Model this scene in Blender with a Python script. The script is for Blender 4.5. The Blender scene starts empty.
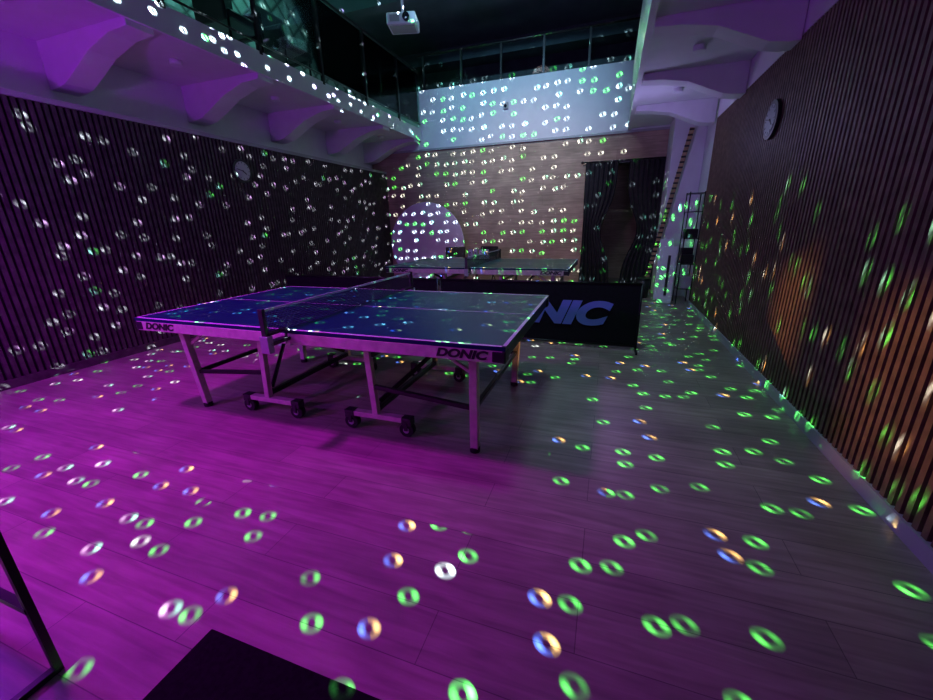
import bpy, bmesh, math, random
from mathutils import Vector, Matrix, Euler
random.seed(7)
S=bpy.context.scene
COL=S.collection
try: S.view_settings.view_transform='Standard'
except Exception: pass
# ---------------------------------------------------------------- constants
XL,XR,YB,YF=-5.09,1.31,8.9,-1.6
XLU=-5.45
ZC=5.3
# ---------------------------------------------------------------- materials
def new_mat(name):
    m=bpy.data.materials.new(name); m.use_nodes=True
    nt=m.node_tree; b=nt.nodes.get('Principled BSDF'); return m,nt,b
def pmat(name,col,rough=.5,metal=0.,spec=.5,noise=0.,nscale=8.,bump=0.):
    m,nt,b=new_mat(name)
    b.inputs['Base Color'].default_value=(*col,1); b.inputs['Roughness'].default_value=rough
    b.inputs['Metallic'].default_value=metal; b.inputs['Specular IOR Level'].default_value=spec
    if noise>0 or bump>0:
        tc=nt.nodes.new('ShaderNodeTexCoord'); n=nt.nodes.new('ShaderNodeTexNoise'); n.inputs['Scale'].default_value=nscale; n.inputs['Detail'].default_value=5
        nt.links.new(tc.outputs['Object'],n.inputs['Vector'])
        if noise>0:
            r=nt.nodes.new('ShaderNodeValToRGB')
            r.color_ramp.elements[0].position=.3; r.color_ramp.elements[1].position=.7
            r.color_ramp.elements[0].color=(*[c*(1-noise) for c in col],1); r.color_ramp.elements[1].color=(*[min(1,c*(1+noise)) for c in col],1)
            nt.links.new(n.outputs['Fac'],r.inputs['Fac']); nt.links.new(r.outputs['Color'],b.inputs['Base Color'])
        if bump>0:
            bu=nt.nodes.new('ShaderNodeBump'); bu.inputs['Strength'].default_value=bump; bu.inputs['Distance'].default_value=.01
            nt.links.new(n.outputs['Fac'],bu.inputs['Height']); nt.links.new(bu.outputs['Normal'],b.inputs['Normal'])
    return m
def plank_mat(name,c1,c2,seam,plane='XY',bw=1.25,rh=.19,rough=.4,spec=.5,g0=.65,g1=1.25):
    m,nt,b=new_mat(name); N=nt.nodes; Lk=nt.links
    tc=N.new('ShaderNodeTexCoord'); sp=N.new('ShaderNodeSeparateXYZ'); cb=N.new('ShaderNodeCombineXYZ')
    Lk.new(tc.outputs['Object'],sp.inputs[0]); Lk.new(sp.outputs['X'],cb.inputs['X']); Lk.new(sp.outputs['Y' if plane=='XY' else 'Z'],cb.inputs['Y'])
    br=N.new('ShaderNodeTexBrick'); br.inputs['Scale'].default_value=1; br.inputs['Brick Width'].default_value=bw; br.inputs['Row Height'].default_value=rh
    br.inputs['Mortar Size'].default_value=.0018; br.inputs['Mortar Smooth'].default_value=.2; br.inputs['Bias'].default_value=0; br.offset=.37; br.offset_frequency=2
    br.inputs['Color1'].default_value=(*c1,1); br.inputs['Color2'].default_value=(*c2,1); br.inputs['Mortar'].default_value=(*seam,1)
    Lk.new(cb.outputs[0],br.inputs['Vector'])
    mp=N.new('ShaderNodeMapping'); mp.inputs['Scale'].default_value=(1.2,14,1); Lk.new(cb.outputs[0],mp.inputs['Vector'])
    n=N.new('ShaderNodeTexNoise'); n.inputs['Scale'].default_value=2.2; n.inputs['Detail'].default_value=7; n.inputs['Distortion'].default_value=.6; Lk.new(mp.outputs[0],n.inputs['Vector'])
    mr=N.new('ShaderNodeMapRange'); mr.inputs['From Min'].default_value=.3; mr.inputs['From Max'].default_value=.7; mr.inputs['To Min'].default_value=g0; mr.inputs['To Max'].default_value=g1; Lk.new(n.outputs['Fac'],mr.inputs['Value'])
    n2=N.new('ShaderNodeTexNoise'); n2.inputs['Scale'].default_value=3; n2.inputs['Detail'].default_value=3; Lk.new(cb.outputs[0],n2.inputs['Vector'])
    mr2=N.new('ShaderNodeMapRange'); mr2.inputs['From Min'].default_value=.3; mr2.inputs['From Max'].default_value=.7; mr2.inputs['To Min'].default_value=.82; mr2.inputs['To Max'].default_value=1.12; Lk.new(n2.outputs['Fac'],mr2.inputs['Value'])
    mu=N.new('ShaderNodeMath'); mu.operation='MULTIPLY'; Lk.new(mr.outputs[0],mu.inputs[0]); Lk.new(mr2.outputs[0],mu.inputs[1])
    vs=N.new('ShaderNodeVectorMath'); vs.operation='SCALE'; Lk.new(br.outputs['Color'],vs.inputs[0]); Lk.new(mu.outputs[0],vs.inputs['Scale'])
    Lk.new(vs.outputs[0],b.inputs['Base Color'])
    b.inputs['Roughness'].default_value=rough; b.inputs['Specular IOR Level'].default_value=spec
    bu=N.new('ShaderNodeBump'); bu.inputs['Strength'].default_value=.25; bu.inputs['Distance'].default_value=.004
    Lk.new(br.outputs['Fac'],bu.inputs['Height']); bu.invert=True; Lk.new(bu.outputs[0],b.inputs['Normal'])
    return m
M={}
M['floor']=plank_mat('oak_laminate_floor',(.34,.28,.235),(.25,.21,.18),(.12,.1,.09),'XY',1.3,.195,.34,.45,.7,1.2)
M['backwood']=plank_mat('wood_wall_cladding',(.50,.36,.27),(.43,.31,.23),(.24,.17,.12),'XZ',1.4,.19,.6,.2,.75,1.15)
M['white']=pmat('white_plaster',(.68,.68,.72),.7,noise=.04,nscale=5)
M['felt']=pmat('black_felt',(.012,.012,.014),.95,spec=.1)
M['slat']=pmat('dark_oak_slat',(.07,.052,.058),.55,noise=.35,nscale=14,spec=.3)
M['slatR']=pmat('walnut_slat',(.14,.088,.062),.55,noise=.35,nscale=14,spec=.3)
M['base']=pmat('baseboard_white',(.42,.42,.45),.5)
M['ceil']=pmat('dark_ceiling_paint',(.06,.08,.10),.8,noise=.2,nscale=3)
M['dark']=pmat('dark_wall_paint',(.02,.022,.028),.7)
M['mezz']=pmat('mezzanine_wall_paint',(.12,.13,.15),.6,noise=.3,nscale=4)
M['tabletop']=pmat('blue_table_surface',(.004,.04,.07),.34,spec=.25,noise=.08,nscale=3)
M['tabledge']=pmat('table_edge_dark',(.012,.015,.03),.4)
M['line']=pmat('white_line_paint',(.6,.62,.66),.5)
M['silver']=pmat('silver_painted_steel',(.6,.54,.48),.42,metal=.2,noise=.15,nscale=20)
M['black']=pmat('black_plastic',(.015,.015,.017),.45)
M['blacksteel']=pmat('black_steel',(.02,.02,.022),.35,metal=.5)
M['rubber']=pmat('black_rubber',(.01,.01,.01),.8)
M['net']=pmat('net_cord',(.02,.025,.03),.8)
M['fabric']=pmat('barrier_fabric',(.006,.007,.010),.85,noise=.3,nscale=30,spec=.2)
M['print']=pmat('barrier_print_blue',(.14,.21,.66),.6)
M['curtain']=pmat('black_velvet',(.014,.014,.018),.8,noise=.5,nscale=10)
M['disc']=pmat('round_panel_fabric',(.78,.70,.84),.75)
M['clockface']=pmat('clock_face',(.5,.6,.54),.5)
M['clockfacedark']=pmat('clock_face_grey',(.2,.23,.26),.5)
M['wood']=pmat('light_wood',(.4,.26,.14),.5,noise=.3,nscale=9)
M['matrub']=pmat('rubber_mat',(.006,.006,.007),.9,noise=.4,nscale=60,bump=.4,spec=.1)
M['grey']=pmat('grey_plastic',(.35,.36,.38),.45)
M['pvc']=pmat('white_plastic',(.72,.74,.78),.4)
M['foam']=pmat('white_foam_board',(.7,.7,.74),.7)
M['lens']=pmat('dark_lens',(.01,.012,.02),.08)
def quilt():
    m,nt,b=new_mat('quilted_upper_wall'); N=nt.nodes; L=nt.links
    tc=N.new('ShaderNodeTexCoord'); sp=N.new('ShaderNodeSeparateXYZ'); L.new(tc.outputs['Object'],sp.inputs[0])
    def mth(op,a,b_=None):
        n=N.new('ShaderNodeMath'); n.operation=op
        for i,v in enumerate((a,b_)):
            if v is None: continue
            if isinstance(v,(int,float)): n.inputs[i].default_value=v
            else: L.new(v,n.inputs[i])
        return n.outputs[0]
    p=mth('PINGPONG',mth('MULTIPLY',mth('ADD',sp.outputs['Y'],sp.outputs['Z']),3.2),.5); q=mth('PINGPONG',mth('MULTIPLY',mth('SUBTRACT',sp.outputs['Y'],sp.outputs['Z']),3.2),.5)
    h=mth('MINIMUM',p,q); r=N.new('ShaderNodeValToRGB'); L.new(mth('MULTIPLY',h,2.),r.inputs[0])
    r.color_ramp.elements[0].color=(.03,.04,.04,1); r.color_ramp.elements[1].color=(.3,.36,.34,1); r.color_ramp.elements[1].position=.35
    L.new(r.outputs[0],b.inputs['Base Color']); b.inputs['Roughness'].default_value=.4
    bu=N.new('ShaderNodeBump'); bu.inputs['Distance'].default_value=.04; bu.inputs['Strength'].default_value=.6; L.new(h,bu.inputs['Height']); L.new(bu.outputs[0],b.inputs['Normal'])
    return m
M['upper']=quilt()
def glass_mat():
    m,nt,b=new_mat('railing_glass'); N=nt.nodes; nt.nodes.remove(b); o=N.get('Material Output')
    t=N.new('ShaderNodeBsdfTransparent'); t.inputs[0].default_value=(.82,.9,.88,1)
    g=N.new('ShaderNodeBsdfGlossy'); g.inputs['Roughness'].default_value=.04; g.inputs[0].default_value=(.8,.9,.9,1)
    mx=N.new('ShaderNodeMixShader'); fr=N.new('ShaderNodeFresnel'); fr.inputs[0].default_value=1.22
    nt.links.new(fr.outputs[0],mx.inputs[0]); nt.links.new(t.outputs[0],mx.inputs[1]); nt.links.new(g.outputs[0],mx.inputs[2]); nt.links.new(mx.outputs[0],o.inputs[0]); return m
M['glass']=glass_mat()
# ---------------------------------------------------------------- mesh builder
class MB:
    def __init__(s): s.bm=bmesh.new(); s.mats=[]
    def mi(s,k):
        if k not in s.mats: s.mats.append(k)
        return s.mats.index(k)
    def box(s,a,b,mat,rotm=None):
        a,b=Vector(a),Vector(b); c=(a+b)/2; d=b-a
        mtx=Matrix.Translation(c)@((rotm.to_4x4()) if rotm is not None else Matrix.Identity(4))@Matrix.Diagonal((abs(d.x),abs(d.y),abs(d.z),1))
        r=bmesh.ops.create_cube(s.bm,size=1,matrix=mtx); i=s.mi(mat)
        for f in {f for v in r['verts'] for f in v.link_faces}: f.material_index=i
        return s
    def bar(s,p,q,w,h,mat,up=(0,0,1)):
        p,q=Vector(p),Vector(q); d=q-p; z=d.normalized(); u=Vector(up)
        if abs(z.dot(u))>.98: u=Vector((0,1,0))
        x=u.cross(z).normalized(); y=z.cross(x)
        R=Matrix((x,y,z)).transposed().to_4x4()
        mtx=Matrix.Translation((p+q)/2)@R@Matrix.Diagonal((w,h,d.length,1))
        r=bmesh.ops.create_cube(s.bm,size=1,matrix=mtx); i=s.mi(mat)
        for f in {f for v in r['verts'] for f in v.link_faces}: f.material_index=i
        return s
    def cyl(s,p,q,r1,mat,r2=None,seg=20):
        p,q=Vector(p),Vector(q); d=q-p; R=d.to_track_quat('Z','Y').to_matrix().to_4x4()
        r=bmesh.ops.create_cone(s.bm,cap_ends=True,segments=seg,radius1=r1,radius2=r1 if r2 is None else r2,depth=d.length,matrix=Matrix.Translation((p+q)/2)@R); i=s.mi(mat)
        for f in {f for v in r['verts'] for f in v.link_faces}:
            f.material_index=i; f.smooth=len(f.verts)==4
        return s
    def sph(s,c,r,mat,sc=(1,1,1),seg=20):
        k=bmesh.ops.create_uvsphere(s.bm,u_segments=seg,v_segments=seg//2,radius=r,matrix=Matrix.Translation(c)@Matrix.Diagonal((*sc,1))); i=s.mi(mat)
        for f in {f for v in k['verts'] for f in v.link_faces}: f.material_index=i; f.smooth=True
        return s
    def prism(s,pts,off,mat,smooth=False):
        off=Vector(off); i=s.mi(mat)
        a=[s.bm.verts.new(p) for p in pts]; b=[s.bm.verts.new(Vector(p)+off) for p in pts]
        n=len(pts); fs=[s.bm.faces.new(a),s.bm.faces.new(b[::-1])]
        for k in range(n): fs.append(s.bm.faces.new((a[k],b[k],b[(k+1)%n],a[(k+1)%n])))
        for f in fs: f.material_index=i
        bmesh.ops.recalc_face_normals(s.bm,faces=fs); return s
    def grid(s,fn,nu,nv,mat):
        i=s.mi(mat); V=[[s.bm.verts.new(fn(u/nu,v/nv)) for v in range(nv+1)] for u in range(nu+1)]
        for u in range(nu):
            for v in range(nv):
                f=s.bm.faces.new((V[u][v],V[u+1][v],V[u+1][v+1],V[u][v+1])); f.material_index=i; f.smooth=True
        return s
    def done(s,name,parent=None,bevel=0.,loc=None):
        me=bpy.data.meshes.new(name); s.bm.to_mesh(me); s.bm.free()
        for k in s.mats: me.materials.append(M[k])
        o=bpy.data.objects.new(name,me); COL.objects.link(o)
        if parent: o.parent=parent
        if loc: o.location=loc
        if bevel>0:
            m=o.modifiers.new('bevel','BEVEL'); m.width=bevel; m.segments=2; m.limit_method='ANGLE'
        return o
def empty(name,loc=(0,0,0),rz=0):
    e=bpy.data.objects.new(name,None); COL.objects.link(e); e.location=loc; e.rotation_euler=(0,0,rz); e.empty_display_size=.1; return e
def text(name,body,size,loc,rot,mat,parent,ext=.0015,shear=.25,off=.0,sx=1.0,align='CENTER'):
    t=bpy.data.curves.new(name,'FONT'); t.body=body; t.size=size; t.extrude=ext; t.shear=shear; t.offset=off; t.align_x=align; t.align_y='CENTER'
    o=bpy.data.objects.new(name,t); COL.objects.link(o); t.materials.append(M[mat]); o.location=loc; o.rotation_euler=rot; o.scale=(sx,1,1); o.parent=parent; return o
# ---------------------------------------------------------------- ROOM
MB().box((XLU-.3,YF,-.1),(XR+1.2,YB+3,0),'floor').done('floor')
MB().box((XLU-.3,YF,ZC),(XR+1.5,YB+3,ZC+.1),'ceil').done('ceiling')
w=MB().box((XLU-.2,YF,0),(XL-.02,YB,2.53),'felt').box((XLU-.2,YF,2.53),(XLU,YB,3.35),'white').box((XLU-.2,YF,3.35),(XLU,YB+3,ZC),'upper').done('wall_left')
s=MB(); y=YF
while y<YB-.02:
    s.box((XL-.02,y,.08),(XL,y+.032,2.52),'slat'); y+=.056
s.done('slats',w)
MB().box((XLU,YF,2.515),(XL+.012,YB,2.56),'base').done('cornice',w)
YE=7.2
w=MB().box((XR+.02,YF,0),(XR+.2,YE,2.72),'felt').box((XR+.005,YF,2.72),(XR+.2,YE,3.3),'white').box((XR+.06,YE,0),(XR+.2,YB,3.3),'white').box((XR,YF,3.3),(XR+.2,YB+3,ZC),'mezz').done('wall_right')
s=MB(); y=YF
while y<YE-.02:
    s.box((XR,y,.08),(XR+.02,y+.032,2.71),'slatR'); y+=.056
s.done('slats',w)
MB().box((XL-.02,YF,0),(XL+.012,YB-.01,.08),'slat').done('baseboard_left')
MB().box((XR-.012,YF,0),(XR+.02,YE,.08),'base').done('baseboard_right')
dx0,dx1,dz=-.5,.84,2.42
w=MB().box((XLU,YB,0),(dx0,YB+.15,2.95),'backwood').box((dx1,YB,0),(XR+.06,YB+.15,2.95),'backwood').box((dx0,YB,dz),(dx1,YB+.15,2.95),'backwood').done('wall_back')
MB().box((XLU,YB-.03,2.95),(XR+.06,YB+.15,4.1),'white').box((XLU,YB-.045,2.93),(XR,YB-.03,2.97),'grey').done('parapet',w)
MB().box((XLU,YB+.15,2.95),(XR+1,YB+3,3.15),'dark').box((XLU,YB+2.6,3.15),(XR+1,YB+2.75,ZC),'mezz').done('mezzanine_floor_back')
MB().box((dx0-.6,YB+1.6,0),(dx1+.6,YB+1.7,2.95),'backwood').box((dx0-.6,YB+.15,0),(dx0-.5,YB+1.6,2.95),'dark').box((dx1+.5,YB+.15,0),(dx1+.6,YB+1.6,2.95),'dark').done('wall_store_room')
d=empty('door_1')
MB().box((dx0-.05,YB-.02,0),(dx0,YB+.15,dz+.05),'black').box((dx1,YB-.02,0),(dx1+.05,YB+.15,dz+.05),'black').box((dx0,YB-.02,dz),(dx1,YB+.15,dz+.05),'black').done('door_frame',d)
MB().box((XLU-.2,YF-.1,0),(XR+.2,YF,ZC),'dark').done('wall_front')
MB().box((.88,8.15,0),(XR+.06,YB-.001,3.0),'white').done('pillar_back_right',None,.01)
# ---------------------------------------------------------------- balconies
def bracket_prof(x0,sx,zt,dep,L):
    pts=[(0,0),(L,0),(L,-.07),(L*.8,-.085),(L*.55,-dep*.42),(L*.35,-dep*.72),(L*.2,-dep*.93),(L*.08,-dep),(0,-dep)]
    return [(x0+sx*a,zt+b) for a,b in pts]
bl=empty('balcony_left')
XBL=-4.15
MB().box((XLU,YF,3.15),(XBL,YB-.03,3.34),'white').done('slab',bl)
MB().box((XBL,YF,3.13),(XBL+.03,YB-.03,3.37),'pvc').done('fascia',bl)
s=MB()
for yb in (.18,1.62,3.06,4.5,5.94,7.38,8.68):
    pr=bracket_prof(XLU,1,3.15,.42,XBL-XLU)
    s.prism([(a,yb-.12,b) for a,b in pr],(0,.24,0),'white')
s.done('brackets',bl,.006)
s=MB()
for yb in (.18,1.62,3.06,4.5,5.94,7.38): s.cyl((-4.7,yb+.72,3.15),(-4.7,yb+.72,3.10),.06,'pvc',seg=20)
s.done('downlights',bl)
s=MB()
y=YF+.3
while y<YB-.1:
    s.box((XBL+.0,y-.02,3.34),(XBL+.04,y+.02,4.42),'blacksteel'); y+=1.15
s.cyl((XBL+.02,YF,4.44),(XBL+.02,YB-.05,4.44),.022,'blacksteel')
s.cyl((XBL+.02,YF,3.46),(XBL+.02,YB-.05,3.46),.012,'blacksteel')
s.done('railing_posts',bl)
MB().box((XBL+.014,YF,3.48),(XBL+.022,YB-.05,4.4),'glass').done('railing_glass',bl)
br=empty('balcony_right')
XBR=.22
MB().box((XBR,YF,3.0),(XR,YB-.05,3.3),'white').done('slab',br)
MB().box((XBR-.06,YF,2.97),(XBR,YB-.05,4.1),'white').done('parapet',br)
s=MB()
for yb in (1.62,3.06,4.5,5.94,7.38):
    pr=bracket_prof(XR,-1,3.0,.32,XR-XBR)
    s.prism([(a,yb-.11,b) for a,b in pr],(0,.22,0),'white')
s.done('brackets',br,.006)
s=MB()
for yb in (2.3,3.8,5.2,6.6): s.cyl((.7,yb,3.0),(.7,yb,2.95),.06,'pvc',seg=20)
s.done('downlights',br)
r=empty('railing_back'); s=MB()
for i in range(6): s.box((-4.05+i*.85,YB+.04,4.1),(-4.01+i*.85,YB+.08,4.75),'blacksteel')
s.cyl((XBL,YB+.06,4.76),(XBR,YB+.06,4.76),.016,'blacksteel'); s.done('posts',r)
MB().box((XBL,YB+.055,4.14),(XBR,YB+.063,4.72),'glass').done('glass_panel',r)
s=MB()
for yb in (4.2,7.4,10.2): s.box((XLU,yb,ZC-.28),(XR,yb+.25,ZC),'ceil')
s.done('ceiling_beams')
# ---------------------------------------------------------------- TABLES
def table(loc,rz=0,net_h=.1525):
    e=empty('table_tennis_table',loc,rz)
    hl,hw=1.37,.7625
    s=MB()
    for sgn in (-1,1):
        a,b=(.004,hl) if sgn>0 else (-hl,-.004)
        s.box((a,-hw,.737),(b,hw,.76),'tabletop')
    s.done('tabletop',e,.002)
    s=MB(); z0,z1=.7602,.7612
    s.box((-hl,-hw,z0),(hl,-hw+.02,z1),'line').box((-hl,hw-.02,z0),(hl,hw,z1),'line').box((-hl,-hw,z0),(-hl+.02,hw,z1),'line').box((hl-.02,-hw,z0),(hl,hw,z1),'line').box((-hl,-.0025,z0),(hl,.0025,z1),'line')
    s.done('boundary_lines',e)
    s=MB()
    for sy in (-1,1):
        for a,b in ((-hl+.015,-.01),(.01,hl-.015)):
            s.box((a,sy*(hw-.012)-.012,.67),(b,sy*(hw-.012)+.0,.737),'silver')
    for sx in (-1,1):
        s.box((sx*(hl-.025),-hw+.02,.676),(sx*(hl-.01),hw-.02,.737),'tabledge')
        s.box((sx*.03-.015,-hw+.02,.69),(sx*.03+.015,hw-.02,.737),'tabledge')
        s.box((sx*.7-.015,-hw+.02,.69),(sx*.7+.015,hw-.02,.737),'tabledge')
    s.done('apron_frame',e,.003)
    s=MB()
    for sx in (-1,1):
        for sy in (-1,1):
            s.box((sx*(hl-.075),sy*(hw-.075),.67),(sx*(hl+.002),sy*(hw+.002),.738),'black')
    s.done('corner_caps',e,.01)
    s=MB()
    for sx in (-1,1):
        for sy in (-1,1):
            s.bar((sx*1.15,sy*.60,.69),(sx*1.13,sy*.55,.03),.05,.05,'silver')
            s.cyl((sx*1.13,sy*.55,0.0),(sx*1.13,sy*.55,.035),.032,'rubber')
        s.bar((sx*1.135,-.57,.30),(sx*1.135,.57,.30),.03,.03,'blacksteel')
        s.bar((sx*1.15,-.6,.66),(sx*1.15,.6,.66),.03,.03,'silver')
    s.done('outer_legs',e,.004)
    s=MB(); wv=MB()
    for sx,px,ba,bb in ((-1,-.53,-.74,-.25),(1,.41,.19,.66)):
        for sy in (-1,1):
            Y=sy*.5
            s.bar((px-.03*sx,Y,.70),(px,Y,.12),.042,.042,'silver')
            s.box((ba,Y-.025,.10),(bb,Y+.025,.135),'silver')
            s.box((ba-.02,Y-.03,.085),(ba+.05,Y+.03,.14),'black'); s.box((bb-.05,Y-.03,.085),(bb+.02,Y+.03,.14),'black')
            for wx in (ba+.02,bb-.02):
                wv.cyl((wx,Y-.022,.05),(wx,Y+.022,.05),.05,'rubber',seg=24)
                wv.cyl((wx,Y-.026,.05),(wx,Y+.026,.05),.022,'grey',seg=16)
                wv.box((wx-.012,Y-.034,.05),(wx+.012,Y-.026,.11),'black'); wv.box((wx-.012,Y+.026,.05),(wx+.012,Y+.034,.11),'black')
            s.bar((px,Y,.33),(sx*1.13,sy*.56,.30),.028,.028,'blacksteel')
            s.bar((px,Y,.62),(px+sx*.33,Y,.69),.02,.02,'silver')
            s.bar((sx*1.14,sy*.57,.52),(sx*.86,sy*.57,.69),.02,.02,'silver')
        s.bar((px,-.5,.16),(px,.5,.16),.035,.035,'blacksteel')
        s.bar((px,-.5,.55),(px,.5,.55),.03,.03,'blacksteel')
        s.bar((px,-.45,.2),(sx*.9,.3,.69),.02,.03,'blacksteel')
        s.bar((px,.45,.2),(sx*.9,-.3,.69),.02,.03,'blacksteel')
    s.done('trolley_frame',e,.003); wv.done('wheels',e)
    s=MB()
    for sy in (-1,1):
        Y=sy*(hw+.1525)
        s.box((-.016,Y-.012,.70),(.016,Y+.012,.76+net_h+.005),'black')
        s.box((-.03,min(Y,sy*(hw-.06)),.70),(.03,max(Y,sy*(hw-.06)),.722),'black')
        s.box((-.022,min(Y,sy*hw),.76),(.022,max(Y,sy*hw),.775),'black')
        s.cyl((0,sy*(hw-.03),.655),(0,sy*(hw-.03),.70),.012,'grey',seg=12)
        s.box((-.03,Y-.02,.66),(.03,Y+.02,.76),'grey')
    s.done('net_posts',e,.002)
    s=MB(); Y=hw+.145; yy=-Y
    while yy<Y: s.box((-.0008,yy,.762),(.0008,yy+.0025,.905),'net'); yy+=.011
    zz=.765
    while zz<.9: s.box((-.0008,-Y,zz),(.0008,Y,zz+.0025),'net'); zz+=.011
    s.done('net_mesh',e)
    MB().box((-.003,-Y,.898),(.003,Y,.9125),'line').done('net_tape',e)
    for sx in (-1,1):
        text('apron_lettering','DONIC',.062,(sx*1.13,-hw-.0015-.0,.705),(math.pi/2,0,0),'black',e,ext=.001,shear=.25,off=.003,sx=1.35)
    return e
table((-1.8127,2.5735,0)); table((-1.836,6.116,0))
# ---------------------------------------------------------------- BARRIERS
def barrier(x0,x1,y,lettering=True):
    e=empty('court_barrier',((x0+x1)/2,y,0)); h=(x1-x0)/2; s=MB()
    s.cyl((-h,0,.0),(-h,0,.72),.011,'blacksteel').cyl((h,0,.0),(h,0,.72),.011,'blacksteel').cyl((-h,0,.72),(h,0,.72),.011,'blacksteel').cyl((-h,0,.05),(h,0,.05),.011,'blacksteel')
    for k in (-h,h): s.bar((k,-.16,.012),(k,.16,.012),.02,.02,'blacksteel')
    s.done('tube_frame',e)
    MB().grid(lambda u,v:(-h+.01+u*(2*h-.02),.004*math.sin(u*22)*math.sin(v*3.1),.055+v*.66),60,8,'fabric').done('fabric_panel',e)
    if lettering: text('printed_lettering','DONIC',.34,(h-1.10,-.014,.38),(math.pi/2,0,0),'print',e,ext=.001,shear=.3,off=.02,sx=1.32)
    return e
barrier(-1.9,.36,4.42); barrier(-4.25,-1.94,4.42,False)
# ---------------------------------------------------------------- CLOCKS
def clock(loc,rz,face='clockface'):
    e=empty('wall_clock',loc,rz); s=MB()
    s.cyl((0,0,0),(0,-.03,0),.16,'black',seg=48); s.cyl((0,-.03,0),(0,-.034,0),.125,face,seg=48); s.done('case',e,.004)
    s=MB()
    for i in range(12):
        a=i*math.pi/6; c,sn=math.cos(a),math.sin(a); s.bar((sn*.098,-.0355,c*.098),(sn*.118,-.0355,c*.118),.008,.002,'black',up=(0,1,0))
    for a,l,wd in ((2.2,.07,.014),(4.9,.105,.01)): s.bar((0,-.037,0),(math.sin(a)*l,-.037,math.cos(a)*l),wd,.002,'black',up=(0,1,0))
    s.cyl((0,-.034,0),(0,-.04,0),.01,'black',seg=12); s.done('hands_and_marks',e)
clock((XL+.001,4.76,2.15),math.pi/2); clock((XR-.001,4.68,2.18),-math.pi/2,'clockfacedark')
# ---------------------------------------------------------------- ROUND PANEL
e=empty('round_backdrop_panel',(-4.0,8.62,.93)); s=MB()
s.cyl((0,.015,0),(0,-.015,0),.92,'disc',seg=72); s.done('disc',e,.006)
MB().bar((-.35,.04,-.93),(-.3,.04,.2),.03,.02,'blacksteel').bar((.35,.04,-.93),(.3,.04,.2),.03,.02,'blacksteel').bar((-.45,-.0,-.915),(.45,0,-.915),.03,.25,'blacksteel').done('stand',e)
# ---------------------------------------------------------------- CURTAINS
def curtain(x0,x1,name='door_curtain'):
    e=empty(name,((x0+x1)/2,YB-.06,0)); w=(x1-x0); sg=-1 if (x0+x1)<.3 else 1
    def fn(u,v):
        z=.02+v*2.42; g=math.exp(-((z-1.15)/.5)**2); k=1-.42*g
        x=(u-.5)*w*k+sg*w*.18*g; return (x,.035*math.sin(u*math.pi*2*7)*(.7+.3*math.sin(v*5+u*3)),z)
    MB().grid(fn,84,24,'curtain').done('cloth',e)
    return e
curtain(-.56,.05); curtain(.25,.86)
MB().cyl((-.62,YB-.06,2.46),(.87,YB-.06,2.46),.014,'blacksteel').sph((-.63,YB-.06,2.46),.025,'blacksteel').done('curtain_rod')
# ---------------------------------------------------------------- PROJECTOR etc
e=empty('ceiling_projector',(-3.1,6.25,4.17),math.radians(15)); s=MB()
s.box((-.21,-.17,-.075),(.21,.17,.075),'pvc').done('body',e,.02)
s=MB(); s.cyl((.08,-.17,0),(.08,-.21,0),.05,'lens',seg=28).box((-.16,-.174,-.04),(-.02,-.17,.04),'grey').box((-.18,-.12,-.079),(.18,.12,-.075),'grey').done('lens_and_vents',e)
MB().cyl((0,0,.07),(0,0,ZC-4.17),.02,'pvc').cyl((0,0,ZC-4.17-.02),(0,0,ZC-4.17),.08,'pvc').box((-.12,-.02,.07),(.12,.02,.09),'pvc').done('mount',e)
e=empty('smoke_detector',(-2.30,6.35,ZC)); MB().cyl((0,0,0),(0,0,-.5),.02,'pvc',seg=16).cyl((0,0,-.5),(0,0,-.53),.13,'grey',seg=28).cyl((0,0,-.53),(0,0,-.58),.10,'grey',r2=.06,seg=28).done('body',e)
e=empty('parapet_sensor',(-2.2,YB-.03,3.62)); MB().box((-.05,-.05,-.06),(.05,0,.06),'grey').cyl((0,-.05,-.01),(0,-.07,-.01),.03,'lens').done('body',e,.01)
# ---------------------------------------------------------------- CHAIRS
def chair(loc,rz):
    e=empty('folding_chair',loc,rz); s=MB()
    for sx in (-.2,.2):
        s.cyl((sx,-.2,0),(sx,.17,.88),.012,'blacksteel',seg=10); s.cyl((sx,.22,0),(sx,-.16,.45),.012,'blacksteel',seg=10)
    s.cyl((-.2,-.16,.1),(.2,-.16,.1),.008,'blacksteel',seg=8); s.cyl((-.2,.17,.1),(.2,.17,.1),.008,'blacksteel',seg=8); s.done('legs',e)
    MB().box((-.2,-.2,.44),(.2,.18,.475),'black').done('seat',e,.012)
    MB().box((-.2,.115,.68),(.2,.14,.9),'black',Matrix.Rotation(-.35,3,'X')).done('backrest',e,.01)
chair((-3.05,7.95,0),.3); chair((-2.45,8.2,0),-.2)
e=empty('flip_scoreboard',(-2.12,6.66,.761)); s=MB()
s.box((-.2,-.06,0),(.2,.06,.012),'black')
for i,x in enumerate((-.145,-.05,.05,.145)):
    s.bar((x,-.045,.012),(x,-.005,.17),.08 if i in(0,3) else .06,.006,'pvc',up=(0,1,0)); s.bar((x,.045,.012),(x,.005,.17),.07,.006,'pvc',up=(0,1,0))
s.cyl((-.19,0,.172),(.19,0,.172),.005,'black',seg=8); s.done('frame_and_cards',e)
for x,t in ((-.145,'0'),(-.05,'3'),(.05,'1'),(.145,'7')): text('digit',t,.1,(x,-.034,.09),(math.radians(76),0,0),'black',e,ext=.001,shear=0)
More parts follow.
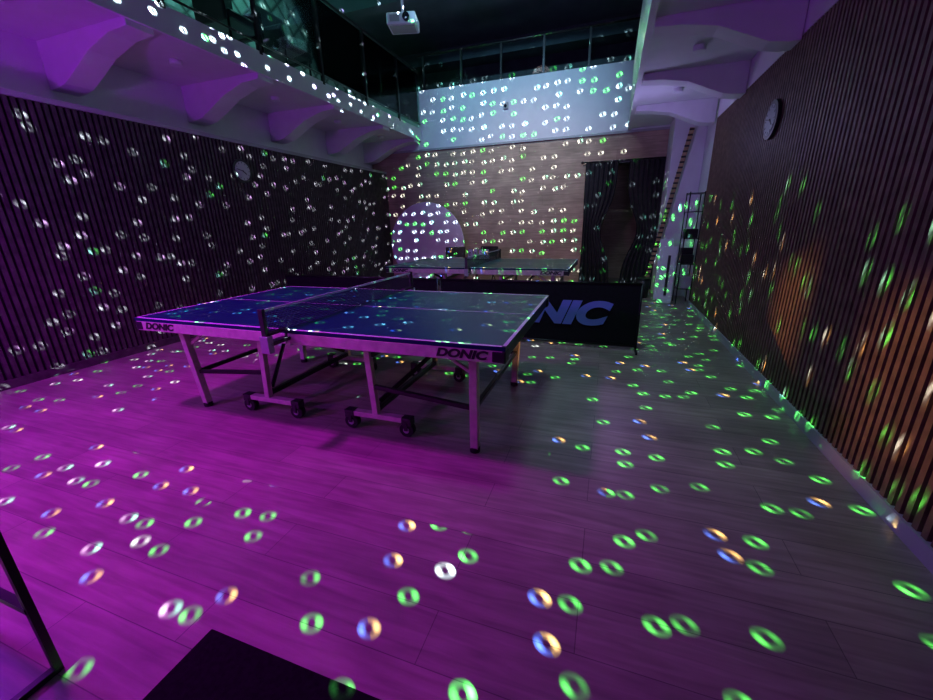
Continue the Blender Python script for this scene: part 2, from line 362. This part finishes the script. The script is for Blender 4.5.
# ---------------------------------------------------------------- right corner clutter
e=empty('storage_rack',(1.22,7.42,0)); s=MB()
for x in (-.1,.1):
    for y in (-.16,.16): s.cyl((x,y,0),(x,y,1.75),.009,'blacksteel',seg=10)
for z in (.25,.65,1.05,1.45,1.72): s.box((-.11,-.17,z),(.11,.17,z+.012),'blacksteel')
s.done('frame',e)
s=MB(); s.box((-.09,-.14,.262),(.09,.1,.45),'grey').box((-.09,-.14,.662),(.08,.02,.8),'black').box((-.09,.04,.662),(.09,.15,.9),'black').box((-.09,-.12,1.062),(.09,.12,1.2),'black').cyl((0,-.08,1.462),(0,-.08,1.62),.05,'pvc').cyl((.03,.07,1.462),(.03,.07,1.6),.04,'black').done('boxes',e,.005)
for (p,q) in (((.94,7.26,.0),(.97,7.48,.92)),((.92,7.60,.0),(.95,7.86,1.02))):
    p,q=Vector(p),Vector(q); e=empty('leaning_foam_board',p); d_=q-p
    MB().bar((0,0,.006),d_,.22,.035,'foam',up=(0,1,0)).done('board',e,.01)
    MB().bar(d_*.15+Vector((0,-.025,.0)),d_*.85+Vector((0,-.025,0)),.04,.01,'black',up=(0,1,0)).done('strap',e)
e=empty('bamboo_pole_bundle',(0,0,0)); s=MB(); a=Vector((.66,8.08,0.02)); b=Vector((1.14,8.08,2.78))
s.bar(a,b,.07,.02,'wood',up=(0,1,0))
for i in range(34):
    p=a.lerp(b,(i+.5)/34)+Vector((0,-.012,0)); q=p+Vector((0,0,.03)); s.bar(p,q,.075,.006,'black',up=(0,1,0))
s.done('strip',e)
e=empty('waste_bin',(.64,7.80,0)); MB().cyl((0,0,0),(0,0,.33),.09,'black',r2=.12,seg=28).cyl((0,0,.33),(0,0,.355),.125,'blacksteel',seg=28).done('bin',e)
# ---------------------------------------------------------------- foreground
MB().box((-1.21,-.2,0),(-.25,.655,.012),'matrub').done('rubber_floor_mat',None,.004)
e=empty('steel_frame_table',(-1.85,.12,0)); s=MB()
for x in (-.28,.28):
    for y in (-.28,.28): s.box((x-.010,y-.010,0),(x+.010,y+.010,.72),'blacksteel')
    s.box((x-.012,-.28,.0),(x+.012,.28,.02),'blacksteel')
s.box((-.28,.268,.25),(.28,.292,.27),'blacksteel'); s.done('frame',e); MB().box((-.31,-.31,.72),(.31,.31,.745),'black').done('top',e,.004)
for yy in (4.6,5.5):
    e=empty('lounge_chair',(-4.62,yy,3.34),math.pi/2); s=MB()
    s.box((-.25,-.22,.38),(.25,.25,.48),'black').box((-.25,.2,.4),(.25,.3,.95),'black').box((-.3,-.2,.35),(-.25,.28,.65),'black').box((.25,-.2,.35),(.3,.28,.65),'black').done('upholstery',e,.03)
    s=MB()
    for x in (-.24,.24):
        for y in (-.18,.26): s.cyl((x,y,0),(x,y,.4),.016,'blacksteel',seg=8)
    s.done('legs',e)
# ---------------------------------------------------------------- LIGHTS
def spot(name,loc,tgt,col,en,size=90,blend=.8,r=.1):
    l=bpy.data.lights.new(name,'SPOT'); l.color=col; l.energy=en; l.spot_size=math.radians(size); l.spot_blend=blend; l.shadow_soft_size=r
    o=bpy.data.objects.new(name,l); COL.objects.link(o); o.location=loc; o.rotation_euler=(Vector(tgt)-Vector(loc)).to_track_quat('-Z','Y').to_euler(); return o
def point(name,loc,col,en,r=.15,spec=1.):
    l=bpy.data.lights.new(name,'POINT'); l.color=col; l.energy=en; l.shadow_soft_size=r; l.specular_factor=spec
    o=bpy.data.objects.new(name,l); COL.objects.link(o); o.location=loc; return o
spot('magenta_ceiling_light',(-3.0,.9,4.9),(-2.8,1.45,0),(.70,.01,1),900,80,1.0,.25)
spot('magenta_leg_fill',(-3.3,-1.2,2.0),(-2.8,2.4,.4),(.80,.08,1),110,75,1.0,.12)  # unseen fill, added low to brighten the table legs
point('violet_wall_light',(-4.0,.4,1.7),(.45,.03,1),110,.1)
point('violet_underside_fill',(-.2,1.0,2.3),(.36,.08,1),7,.2)  # added fill in mid-air, tints the underside of the right balcony
point('violet_corner_fill',(.3,6.6,2.3),(.5,.42,1),13,.2)  # added fill that lifts the pillar and boards; no fixture there
spot('blue_parapet_light',(-1.8,4.2,4.9),(-2.1,8.9,3.5),(.33,.68,1),560,60,.9,.1)
spot('cool_floor_light',(-.7,2.6,5.0),(.4,4.9,0),(.45,.85,.95),220,92,1,.4)
spot('warm_back_light',(-2.0,6.0,4.9),(-1.6,8.9,1.6),(1,.64,.70),170,70,1,.3)
spot('amber_leg_fill',(.3,2.95,.5),(-.8,3.1,.35),(1,.45,.1),22,24,.6,.03)  # added spot without a fixture, puts orange on the far table legs
point('teal_gallery_fill',(-4.6,5.2,4.95),(.2,.85,.75),40,.1,0)  # added unseen lamp to brighten the dark upstairs wall
# ---- patterned lamps (disco projector and added orange patches): point lamps whose beam is shaped in direction space
class LN:
    def __init__(s,name,loc,energy,r=0):
        l=bpy.data.lights.new(name,'POINT'); l.energy=energy; l.shadow_soft_size=r; l.use_nodes=True
        o=bpy.data.objects.new(name,l); COL.objects.link(o); o.location=loc
        s.nt=l.node_tree; s.N=s.nt.nodes; s.L=s.nt.links; s.N.clear()
        out=s.N.new('ShaderNodeOutputLight'); s.em=s.N.new('ShaderNodeEmission'); s.L.new(s.em.outputs[0],out.inputs[0])
        tc=s.N.new('ShaderNodeTexCoord'); s.sp=s.N.new('ShaderNodeSeparateXYZ'); s.L.new(tc.outputs['Normal'],s.sp.inputs[0])
    def m(s,op,a,b=None,c=None,clamp=False):
        n=s.N.new('ShaderNodeMath'); n.operation=op; n.use_clamp=clamp
        for i,v in enumerate((a,b,c)):
            if v is None: continue
            if isinstance(v,(int,float)): n.inputs[i].default_value=v
            else: s.L.new(v,n.inputs[i])
        return n.outputs[0]
    def uv(s,axis,sign):
        others=[k for k in 'XYZ' if k!=axis]
        w=s.m('MULTIPLY',s.sp.outputs[axis],float(sign)); pos=s.m('GREATER_THAN',w,.02); ws=s.m('MAXIMUM',w,.02)
        return s.m('DIVIDE',s.sp.outputs[others[0]],ws),s.m('DIVIDE',s.sp.outputs[others[1]],ws),pos
def masked_patch_lamp(name,loc,y0,y1,z0,z1,slant,col,energy,soft=.12):
    """added unseen lamp; beam masked to a soft slanted rectangle on the right wall"""
    k=LN(name,loc,energy,0); d=XR-loc[0]; u,v,pos=k.uv('X',1)
    Y=k.m('ADD',k.m('MULTIPLY',u,d),loc[1]); Z=k.m('ADD',k.m('MULTIPLY',v,d),loc[2]); Zs=k.m('ADD',Z,k.m('MULTIPLY',k.m('SUBTRACT',Y,(y0+y1)/2),slant))
    f=pos
    for t,lo,hi in ((Y,y0,y1),(Zs,z0,z1)):
        f=k.m('MULTIPLY',f,k.m('DIVIDE',k.m('SUBTRACT',t,lo),soft,clamp=True)); f=k.m('MULTIPLY',f,k.m('DIVIDE',k.m('SUBTRACT',hi,t),soft,clamp=True))
    k.em.inputs[0].default_value=(*col,1); k.L.new(f,k.em.inputs[1])
masked_patch_lamp('orange_patch_fill',(-1.2,5.1,1.0),3.15,3.95,.05,1.15,.35,(1,.42,.12),200,.28)  # added lamp; the mask alone gives the far orange patch its outline
masked_patch_lamp('orange_patch_fill_near',(-.9,3.9,1.15),1.45,2.7,.02,1.2,.25,(1,.40,.11),165,.32)  # second added lamp, masked into the nearer orange patch
def gobo(name,loc,axis,sign,bounds,scale,energy,pal,rnd=.45,keep=.25,r0=.16,wd=.07,aniso=1.0,tilt=0.3,seed=0.,bias=0.,shear=0.):
    k=LN(name,loc,energy); N,L,mth=k.N,k.L,k.m
    u,v,m=k.uv(axis,sign)
    for q,(a,b) in zip((u,v),bounds):
        m=mth('MULTIPLY',m,mth('GREATER_THAN',q,a)); m=mth('MULTIPLY',m,mth('LESS_THAN',q,b))
    cb=N.new('ShaderNodeCombineXYZ'); L.new(mth('ADD',mth('MULTIPLY',mth('ADD',u,mth('MULTIPLY',v,shear)),scale[0]),seed),cb.inputs[0]); L.new(mth('ADD',mth('MULTIPLY',v,scale[1]),seed),cb.inputs[1])
    vo=N.new('ShaderNodeTexVoronoi'); vo.voronoi_dimensions='2D'; vo.feature='F1'; vo.inputs['Scale'].default_value=1; vo.inputs['Randomness'].default_value=rnd
    L.new(cb.outputs[0],vo.inputs['Vector'])
    sb=N.new('ShaderNodeVectorMath'); sb.operation='SUBTRACT'; L.new(cb.outputs[0],sb.inputs[0]); L.new(vo.outputs['Position'],sb.inputs[1])
    s2=N.new('ShaderNodeSeparateXYZ'); L.new(sb.outputs[0],s2.inputs[0])
    sc=N.new('ShaderNodeSeparateColor'); L.new(vo.outputs['Color'],sc.inputs[0])
    ct,st=math.cos(tilt),math.sin(tilt)
    px=mth('ADD',mth('MULTIPLY',s2.outputs[0],ct),mth('MULTIPLY',s2.outputs[1],st))
    py=mth('MULTIPLY',mth('SUBTRACT',mth('MULTIPLY',s2.outputs[1],ct),mth('MULTIPLY',s2.outputs[0],st)),aniso)
    rr=mth('SQRT',mth('ADD',mth('MULTIPLY',px,px),mth('MULTIPLY',py,py)))
    ring=mth('SUBTRACT',1.0,mth('DIVIDE',mth('ABSOLUTE',mth('SUBTRACT',rr,r0)),wd),clamp=True)
    cosn=mth('DIVIDE',px,mth('MAXIMUM',rr,.001)); c2=mth('MULTIPLY',cosn,cosn)
    side=mth('GREATER_THAN',px,0.0)
    bal=mth('ADD',.25,mth('MULTIPLY',mth('ABSOLUTE',mth('SUBTRACT',side,sc.outputs[1])),1.1))
    arc=mth('ADD',mth('MULTIPLY',mth('MULTIPLY',c2,c2),bal),.08)
    kp=mth('GREATER_THAN',sc.outputs[2],keep)
    fac=mth('ADD',sc.outputs[0],mth('MULTIPLY',u,-bias),clamp=True)
    def ramp(stops,fac):
        r=N.new('ShaderNodeValToRGB'); r.color_ramp.interpolation='CONSTANT'; el=r.color_ramp.elements
        el[0].position=stops[0][0]; el[0].color=(*stops[0][1],1); el[1].position=stops[1][0]; el[1].color=(*stops[1][1],1)
        for p,c in stops[2:]: e_=el.new(p); e_.color=(*c,1)
        L.new(fac,r.inputs[0]); return r.outputs[0]
    ca=ramp([(p,a) for p,a,b in pal],fac); cc=ramp([(p,b) for p,a,b in pal],fac)
    mx=N.new('ShaderNodeMix'); mx.data_type='RGBA'; L.new(side,mx.inputs[0]); L.new(ca,mx.inputs[6]); L.new(cc,mx.inputs[7])
    L.new(mx.outputs[2],k.em.inputs[0])
    d2=mth('ADD',1.0,mth('ADD',mth('MULTIPLY',u,u),mth('MULTIPLY',v,v)))
    st_=mth('MULTIPLY',mth('MULTIPLY',mth('MULTIPLY',ring,arc),mth('MULTIPLY',m,kp)),mth('POWER',d2,1.3))
    st_=mth('MULTIPLY',st_,mth('ADD',.3,mth('MULTIPLY',sc.outputs[0],.6)))
    L.new(st_,k.em.inputs[1])
G=(.10,1,.13); W=(.72,.95,1); Bl=(.08,.2,1); Yl=(1,.65,.22); Cy=(.3,1,.8); Lp=(.7,.5,1)
P=Vector((-1.5,4.2,4.85)); h=P.z
palF=[(0,G,G),(.6,Bl,Yl),(.82,W,W),(.92,Lp,Cy)]
palL=[(0,W,W),(.6,W,Lp),(.92,Cy,G)]
palB=[(0,W,W),(.5,G,G),(.75,W,Cy)]
palR=[(0,G,G),(.5,Yl,W),(.7,G,Cy)]
gobo('disco_projector_lamp_floor',P,'Z',-1,(((XL-P.x)/h,(XR-P.x)/h),((YF-P.y)/h,(YB-P.y)/h)),(h/.205,h/.185),14500,palF,r0=.145,wd=.095,tilt=.5,seed=8.7,bias=.55,keep=.36,rnd=.75,shear=.25)
dl=P.x-XL
gobo('disco_projector_lamp_left',P,'X',-1,(((YF-P.y)/dl,(YB-P.y)/dl),(-P.z/dl,(ZC-.1-P.z)/dl)),(dl/.21,dl/.19),14000,palL,r0=.16,wd=.10,tilt=.3,seed=11.1,keep=.46,rnd=.75,shear=.3)
db=YB-P.y
gobo('disco_projector_lamp_back',P,'Y',1,(((XL-P.x)/db,(XR-P.x)/db),(-P.z/db,(5.1-P.z)/db)),(db/.22,db/.21),13000,palB,r0=.17,wd=.11,tilt=.3,seed=21.7,keep=.32,rnd=.35)
dr=XR-P.x
gobo('disco_projector_lamp_right',P,'X',1,(((YF-P.y)/dr,(YB-P.y)/dr),(-P.z/dr,(2.9-P.z)/dr)),(dr/.18,dr/.28),5200,palR,r0=.12,wd=.10,tilt=.1,seed=31.2,keep=.55,aniso=.65,rnd=.8,shear=.2)
e=empty('disco_projector',(P.x,P.y,P.z+.18)); MB().sph((0,0,-.02),.1,'black').cyl((0,0,.05),(0,0,ZC-P.z-.18),.02,'blacksteel').box((-.09,-.09,.05),(.09,.09,.1),'black').done('housing',e)
# ---------------------------------------------------------------- WORLD
wd=bpy.data.worlds.new('World'); S.world=wd; wd.use_nodes=True; bg=wd.node_tree.nodes['Background']; bg.inputs[0].default_value=(.12,.15,.35,1); bg.inputs[1].default_value=.05
# ---------------------------------------------------------------- CAMERA
yaw,pitch,roll,f,hh=.3437,.309,-.0232,392.59,1.3437
fw=Vector((-math.sin(yaw)*math.cos(pitch),math.cos(yaw)*math.cos(pitch),-math.sin(pitch)))
r=fw.cross(Vector((0,0,1))).normalized(); u=r.cross(fw)
c,sn=math.cos(roll),math.sin(roll); r2=c*r+sn*u; u2=-sn*r+c*u
cam=bpy.data.cameras.new('camera'); co=bpy.data.objects.new('camera',cam); COL.objects.link(co)
co.matrix_world=Matrix((( r2.x,u2.x,-fw.x,0),(r2.y,u2.y,-fw.y,0),(r2.z,u2.z,-fw.z,hh),(0,0,0,1)))
cam.sensor_fit='HORIZONTAL'; cam.sensor_width=36; cam.lens=f/933*36; cam.clip_start=.02
S.camera=co
